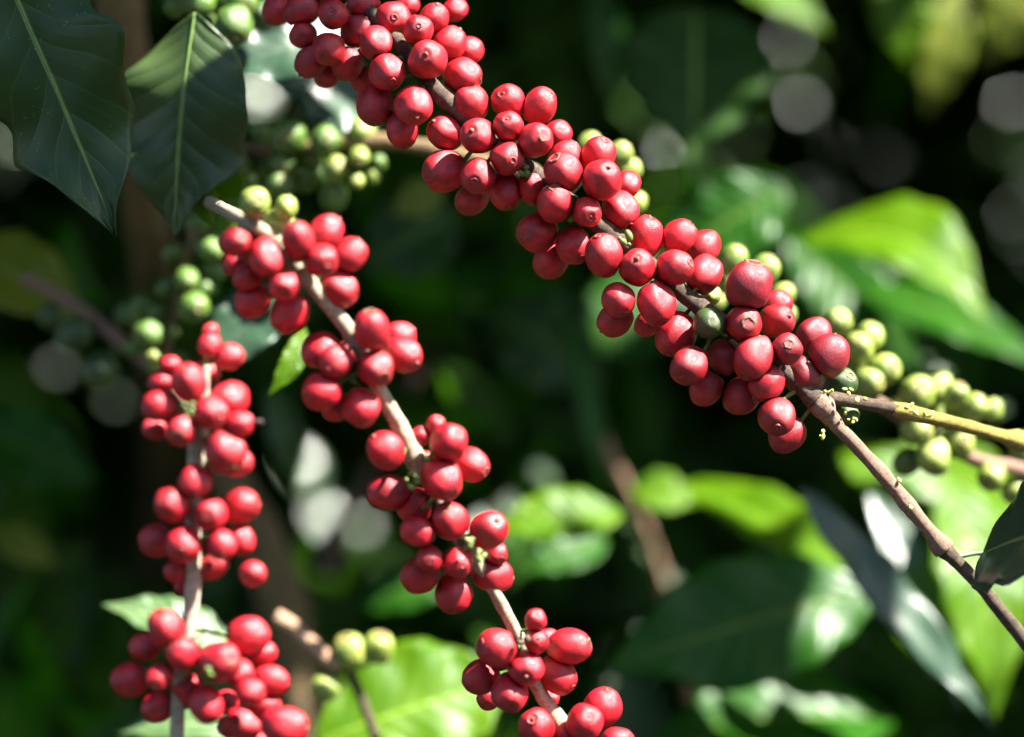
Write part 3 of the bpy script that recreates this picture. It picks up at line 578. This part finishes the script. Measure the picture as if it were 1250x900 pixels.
# small leaves added and tilted to mirror the sun as discs and glints: (x, y, depth, length px, width px, angle deg, kind)
GL = [(946,92,3.6,20,8,60,'far'),(1012,78,4.8,14,8,130,'far'),(1016,178,3.9,10,5,20,'far'),(1215,175,3.7,22,8,110,'far'),(980,130,4.2,22,16,80,'far'),(962,52,4.4,16,11,20,'far'),(908,165,4.0,12,9,40,'far'),(812,186,2.6,34,18,60,'far'),(872,215,3.2,15,10,120,'far'),(1232,130,4.2,22,15,90,'far'),(1236,262,4.4,14,9,70,'far'),
      (368,575,2.8,70,34,60,'far'),(400,640,3.0,60,34,55,'far'),(440,650,3.2,34,26,80,'far'),(190,600,2.8,24,18,90,'far'),(310,118,2.4,60,34,20,'far'),(70,450,3.0,24,9,30,'far'),(140,490,3.0,20,8,20,'far'),(20,175,3.0,30,18,20,'far'),
      (822,712,1.75,34,13,25,'near'),(788,676,1.75,20,9,50,'near'),(768,640,1.7,16,8,70,'near'),(662,582,1.8,44,16,35,'near'),(490,806,1.45,14,10,20,'near'),(432,843,1.42,12,8,70,'near'),(562,803,1.5,9,7,60,'near'),
      (628,618,1.45,24,9,30,'near'),(818,606,1.5,16,9,90,'near'),(1003,622,1.4,26,12,40,'near'),(1058,672,1.42,12,8,40,'near'),(1090,720,1.42,22,10,60,'near'),(1135,815,1.42,30,11,60,'near'),(1160,748,1.5,10,8,40,'near'),(1195,790,1.5,10,8,40,'near'),(1066,748,1.5,9,7,40,'near'),(1052,783,1.5,9,7,40,'near'),(1130,440,1.6,12,9,40,'near'),(1122,412,1.7,12,9,40,'near'),
      (520,800,1.6,8,6,40,'near'),(1210,505,1.5,22,12,40,'near'),(1150,455,1.5,26,10,10,'near'),(1225,500,1.6,14,10,10,'near'),(910,828,1.5,8,6,0,'near'),(945,810,1.5,8,6,0,'near'),(745,835,1.6,10,8,0,'near'),(780,770,1.6,14,8,-20,'near')]
GLAB = ['glossy leaf, dim spot overlapping the upper left of the big grey disc', 'glossy leaf, dim spot overlapping the upper right of the big grey disc', 'glossy leaf, faint spot under the right side of the big grey disc', 'glossy leaf, dim spot overlapping the disc cut by the right edge', 'glossy leaf, big soft grey disc between the hanging dark leaf and the upper right corner', 'glossy leaf, dim grey disc at the top edge above the big grey disc', 'glossy leaf, smaller grey disc touching the big grey disc on its left', "glossy leaf, pale lavender oval spot between the ripe branch and the dark hanging leaf's tip", 'glossy leaf, faint grey spot just right of the lavender oval', 'glossy leaf, large pale disc cut by the right edge, level with the big grey disc', 'glossy leaf, dim grey disc at the right edge below the brighter one', 'glossy leaf, large slanting grey oval between the left and middle branches', 'glossy leaf, lower grey oval joining the large slanting one', "glossy leaf, round grey disc left of the middle branch's long cluster", "leaf glinting as half-hidden grey disc left of the left branch's upper stem", 'glossy leaf, grey patch between the second hanging leaf and the top cluster', 'glossy leaf, large grey patch behind the dim green cherries at far left', 'glossy leaf, grey patch below the twig at far left', 'glossy leaf, pale patch at the left edge under the large dark leaf', 'glossy leaf, brightest white streak low in the centre background', 'glossy leaf, pale glint just above the bright white streak', 'glossy leaf, upper small glint of the row above the white streak', "glossy leaf, whitish streak in the dark right of the middle branch's long cluster", 'glossy leaf, round white glint on top of the sunlit bottom leaf', 'glossy leaf, white glint at the left rim of the sunlit bottom leaf', 'glossy leaf, small white glint between the sunlit bottom leaf and the lowest middle cluster', 'glossy leaf, white glint on the left end of the yellow-green leaf', 'glossy leaf, white glint on the rounded green leaf near centre', 'glossy leaf, bright white glint at the top end of the blue-grey leaf', 'glossy leaf, small pale glint below the top of the blue-grey leaf', 'glossy leaf, pale glint halfway down the blue-grey leaf', 'glossy leaf, long pale glint near the foot of the blue-grey leaf', 'glossy leaf, round glint just right of the blue-grey leaf', 'glossy leaf, round glint low beside the bottom right yellow-green leaf', "glossy leaf, small round glint left of the blue-grey leaf's middle", "glossy leaf, second small round glint left of the blue-grey leaf's middle", 'glossy leaf, pale spot above the first pale unripe cherries at right', "glossy leaf, small spot under the arching leaf's lower edge", 'glossy leaf, tiny glint on the middle of the sunlit bottom leaf', 'glossy leaf, white patch behind the last pale unripe cherries at right', 'glossy leaf, white arc over the top of the pale unripe cherries', 'glossy leaf, small white spot right of the pale unripe cherries', 'glossy leaf, tiny glint at the lower rim of the broad dark leaf', 'glossy leaf, second tiny glint at the lower rim of the broad dark leaf', 'glossy leaf, glint at the left tip of the broad dark leaf', 'glossy leaf, pale glint above the left tip of the broad dark leaf']
VIEWCLR = []
SHADED = [(P(x_, y_, Y_), .026) for x_, y_, Y_ in ((800, 800, 1.39), (715, 450, 1.59))]
for i, (x, y, Y, ln, wd, an, k) in enumerate(GL):
    a = math.radians(an); dx, dy = math.cos(a) * ln / 2, math.sin(a) * ln / 2
    leaf(GLAB[i], (x - dx, y - dy, Y), (x + dx, y + dy, Y), wd * 1.3, 'glossy',
         HV + Vector((rnd.uniform(-.05, .05), 0, rnd.uniform(-.05, .05))), sunlit=.03 if k == 'near' else .09, group='glinting background leaves', bend=.1, fold=.0, wave=0, nv=14, nu=6)
    VIEWCLR.append((P(x, y, Y), px(ln * .5 + 3, Y)))
for pt, r in list(SUNLIT): VIEWCLR.append((pt, r * .6))

for x_, y_ in ((235, 60), (190, 130), (240, 130), (215, 210), (352, 168), (400, 180)): SUNLIT.append((P(x_, y_, 1.17), .045))
for x_, y_, Y_ in ((900, 755, 1.4), (1000, 735, 1.41), (410, 205, 1.24), (370, 218, 1.25), (345, 200, 1.26), (295, 200, 1.26), (340, 228, 1.25), (240, 300, 1.26), (260, 240, 1.26), (265, 260, 1.17), (1120, 270, 1.48), (1170, 330, 1.47), (1060, 300, 1.5), (1180, 620, 1.45), (1200, 720, 1.42), (1080, 600, 1.46), (1100, 560, 1.46), (950, 640, 1.45), (1020, 690, 1.44), (1230, 840, 1.45), (650, 640, 1.41), (700, 630, 1.41), (1020, 650, 1.35), (1100, 740, 1.35), (150, 745, 1.25), (205, 760, 1.25)):
    SUNLIT.append((P(x_, y_, Y_), .05))
# ------------------------------------------------------------------ foliage masses (nobody could count them)
def leaf_mass(name, n, box, size, mats, label, seed, up=.6, clearview=True, dens=None, parent=None, cat=None):
    g = np.random.default_rng(seed)
    lo, hi = np.array(box[0]), np.array(box[1]); c = g.uniform(lo, hi, (n, 3))
    # clumping
    ncl = max(6, n // 70); cen = g.uniform(lo, hi, (ncl, 3)); k = g.integers(0, ncl, n)
    m = g.random(n) < .6; c[m] = cen[k[m]] + g.normal(0, 1, (m.sum(), 3)) * np.array([.10, .10, .09]) * (size / .12)
    c = np.clip(c, lo, hi)
    keep = np.ones(n, bool); Lv = np.array(L)
    for pt, r in SUNLIT:
        d = c - np.array(pt); t = d @ Lv; dist = np.linalg.norm(d - np.outer(t, Lv), axis=1)
        keep &= ~((t > -.02) & (dist < r * .7 + size * .17))
    o = np.array([0, 0, CZ])
    if clearview:
        for pt, r in VIEWCLR:
            p = np.array(pt) - o; D = np.linalg.norm(p); p = p / D
            d = c - o; t = d @ p; dist = np.linalg.norm(d - np.outer(t, p), axis=1)
            keep &= ~((t < D + .05) & (dist < r * t / D + size * .32))
    for pt, r in SHADED:
        d = c - np.array(pt); t = d @ Lv; dist = np.linalg.norm(d - np.outer(t, Lv), axis=1)
        keep |= (t > .12) & (dist < r)
    c = c[keep]; n = len(c)
    d = g.normal(0, 1, (n, 3)); d[:, 2] -= .5; d /= np.linalg.norm(d, axis=1)[:, None]
    nn = g.normal(0, 1, (n, 3)) * .6; nn[:, 2] += up; nn[:, 1] -= .35
    nn -= (nn * d).sum(1)[:, None] * d; nn /= np.linalg.norm(nn, axis=1)[:, None]
    s = np.cross(d, nn); ln = size * g.uniform(.7, 1.25, n)[:, None]; wd = ln * .42
    vs = [0, .18, .42, .68, .88, 1.0]; hw = [.04, .62, 1.0, .78, .34, .02]
    rows = []; uv = []
    for v, h in zip(vs, hw):
        cc = c + d * ln * (v - .5) + nn * ln * (.10 * math.sin(math.pi * v))
        for u in (-1, 0, 1):
            rows.append(cc + s * wd * .5 * h * u + nn * wd * .12 * abs(u)); uv.append(((u + 1) / 2, v))
    V = np.stack(rows, 1).reshape(-1, 3); nvp = len(rows)
    f = []
    for i in range(len(vs) - 1):
        for k2 in range(2):
            a = i * 3 + k2; f.append((a, a + 1, a + 4, a + 3))
    f = np.array(f); F = (f[None] + (np.arange(n) * nvp)[:, None, None]).reshape(-1, 4)
    me = bpy.data.meshes.new(name); me.vertices.add(len(V)); me.vertices.foreach_set('co', V.astype(np.float32).ravel())
    me.loops.add(F.size); me.loops.foreach_set('vertex_index', F.astype(np.int32).ravel())
    me.polygons.add(len(F)); me.polygons.foreach_set('loop_start', np.arange(0, F.size, 4, dtype=np.int32)); me.polygons.foreach_set('loop_total', np.full(len(F), 4, np.int32))
    for mt in mats: me.materials.append(mt)
    mi = g.integers(0, len(mats), n); me.polygons.foreach_set('material_index', np.repeat(mi, len(f)).astype(np.int32))
    me.polygons.foreach_set('use_smooth', np.ones(len(F), bool))
    me.update(calc_edges=True); ul = me.uv_layers.new(name='UVMap'); UVv = np.tile(np.array(uv), (n, 1))
    ul.data.foreach_set('uv', UVv[F.ravel()].astype(np.float32).ravel()); me.validate()
    ob = bpy.data.objects.new(name, me); C.objects.link(ob)
    if parent: ob.parent = parent; ob.location = -Vector(parent.location)
    tag(ob, label, cat, kind='stuff'); return ob
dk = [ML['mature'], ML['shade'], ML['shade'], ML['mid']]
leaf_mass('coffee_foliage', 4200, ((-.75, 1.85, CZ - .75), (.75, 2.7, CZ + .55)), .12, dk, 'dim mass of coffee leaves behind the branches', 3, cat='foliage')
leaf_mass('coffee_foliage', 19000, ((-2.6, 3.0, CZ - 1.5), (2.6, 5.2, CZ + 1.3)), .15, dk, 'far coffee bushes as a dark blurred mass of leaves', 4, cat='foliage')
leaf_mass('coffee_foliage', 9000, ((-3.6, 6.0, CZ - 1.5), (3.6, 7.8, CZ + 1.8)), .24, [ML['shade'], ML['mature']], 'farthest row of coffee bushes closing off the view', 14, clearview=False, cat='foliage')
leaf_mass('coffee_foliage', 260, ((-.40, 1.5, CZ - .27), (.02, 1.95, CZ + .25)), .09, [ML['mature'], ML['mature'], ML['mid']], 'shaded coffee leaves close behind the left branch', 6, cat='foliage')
# unseen tree added so its crown keeps sun off the background
T = empty('shade_tree', (2.9, 5.6, gz(2.9, 5.6)), 'shade tree standing over the coffee bushes beyond the picture', 'tree')
tv, tf, tu = tube_geo(catmull([(0, 0, -.1), (.05, 0, 1.2), (-.1, -.1, 2.4), (-.5, -.5, 3.4)], 6), [.16 - .005 * i for i in range(19)], 14, True, .2, 3)
mesh_obj('trunk', tv, tf, M_trunk, T, tu)
leaf_mass('crown', 80000, ((-2.4, 1.12, CZ + .50), (3.4, 6.2, CZ + 1.5)), .15, [ML['shade']], None, 5, clearview=False, parent=T)

leaf_mass('crown', 3600, ((-.9, 1.12, CZ + .34), (1.3, 2.1, CZ + .56)), .11, [ML['shade']], None, 9, clearview=False, parent=T)
# unseen leaves added behind camera against sky fill; added branch shades the hanging leaves
leaf_mass('coffee_foliage', 11000, ((-4.0, -3.0, .1), (4.0, -1.7, CZ + .85)), .2, [ML['mature'], ML['shade']], 'row of coffee bushes behind the photographer', 8, clearview=False, cat='foliage')
sb = P(150, -330, 1.0); SB = empty('coffee_branch', sb, 'leafy coffee branch just above the top left corner', 'branch')
_, ss = stem('stem', [(-260, -420, 1.05, 9), (-60, -360, 1.0, 8), (150, -330, .98, 7), (330, -330, .96, 6), (430, -350, .95, 5)], M_dkbark, SB, seed=31)
for (x, y, Y) in ((60, 60, 1.09), (110, 150, 1.09), (20, 140, 1.09), (90, 230, 1.09), (350, 40, 1.12), (0, 20, 1.09), (140, 110, 1.1)):
    c = P(x, y, Y) + L * rnd.uniform(.29, .36); d = Vector((rnd.uniform(-1, 1), rnd.uniform(-1, 1), rnd.uniform(-1, .3))); d = (d - L * d.dot(L)).normalized() * .062
    near = min(ss, key=lambda p: (p - c).length)
    V, F, U = leaf_geo(c - d - sb, c + d - sb, .06, L + Vector((rnd.uniform(-.3, .3), rnd.uniform(-.3, .3), 0)), nv=16, nu=8)
    mesh_obj('leaf', V, F, ML['mature'], SB, U)
    tv, tf, tu = tube_geo(catmull([near - sb, (near + c - d) / 2 - sb + Vector((0, 0, .008)), c - d - sb], 5), [.0012] * 11, 6)
    mesh_obj('petiole', tv, tf, M_stalk, SB, tu)
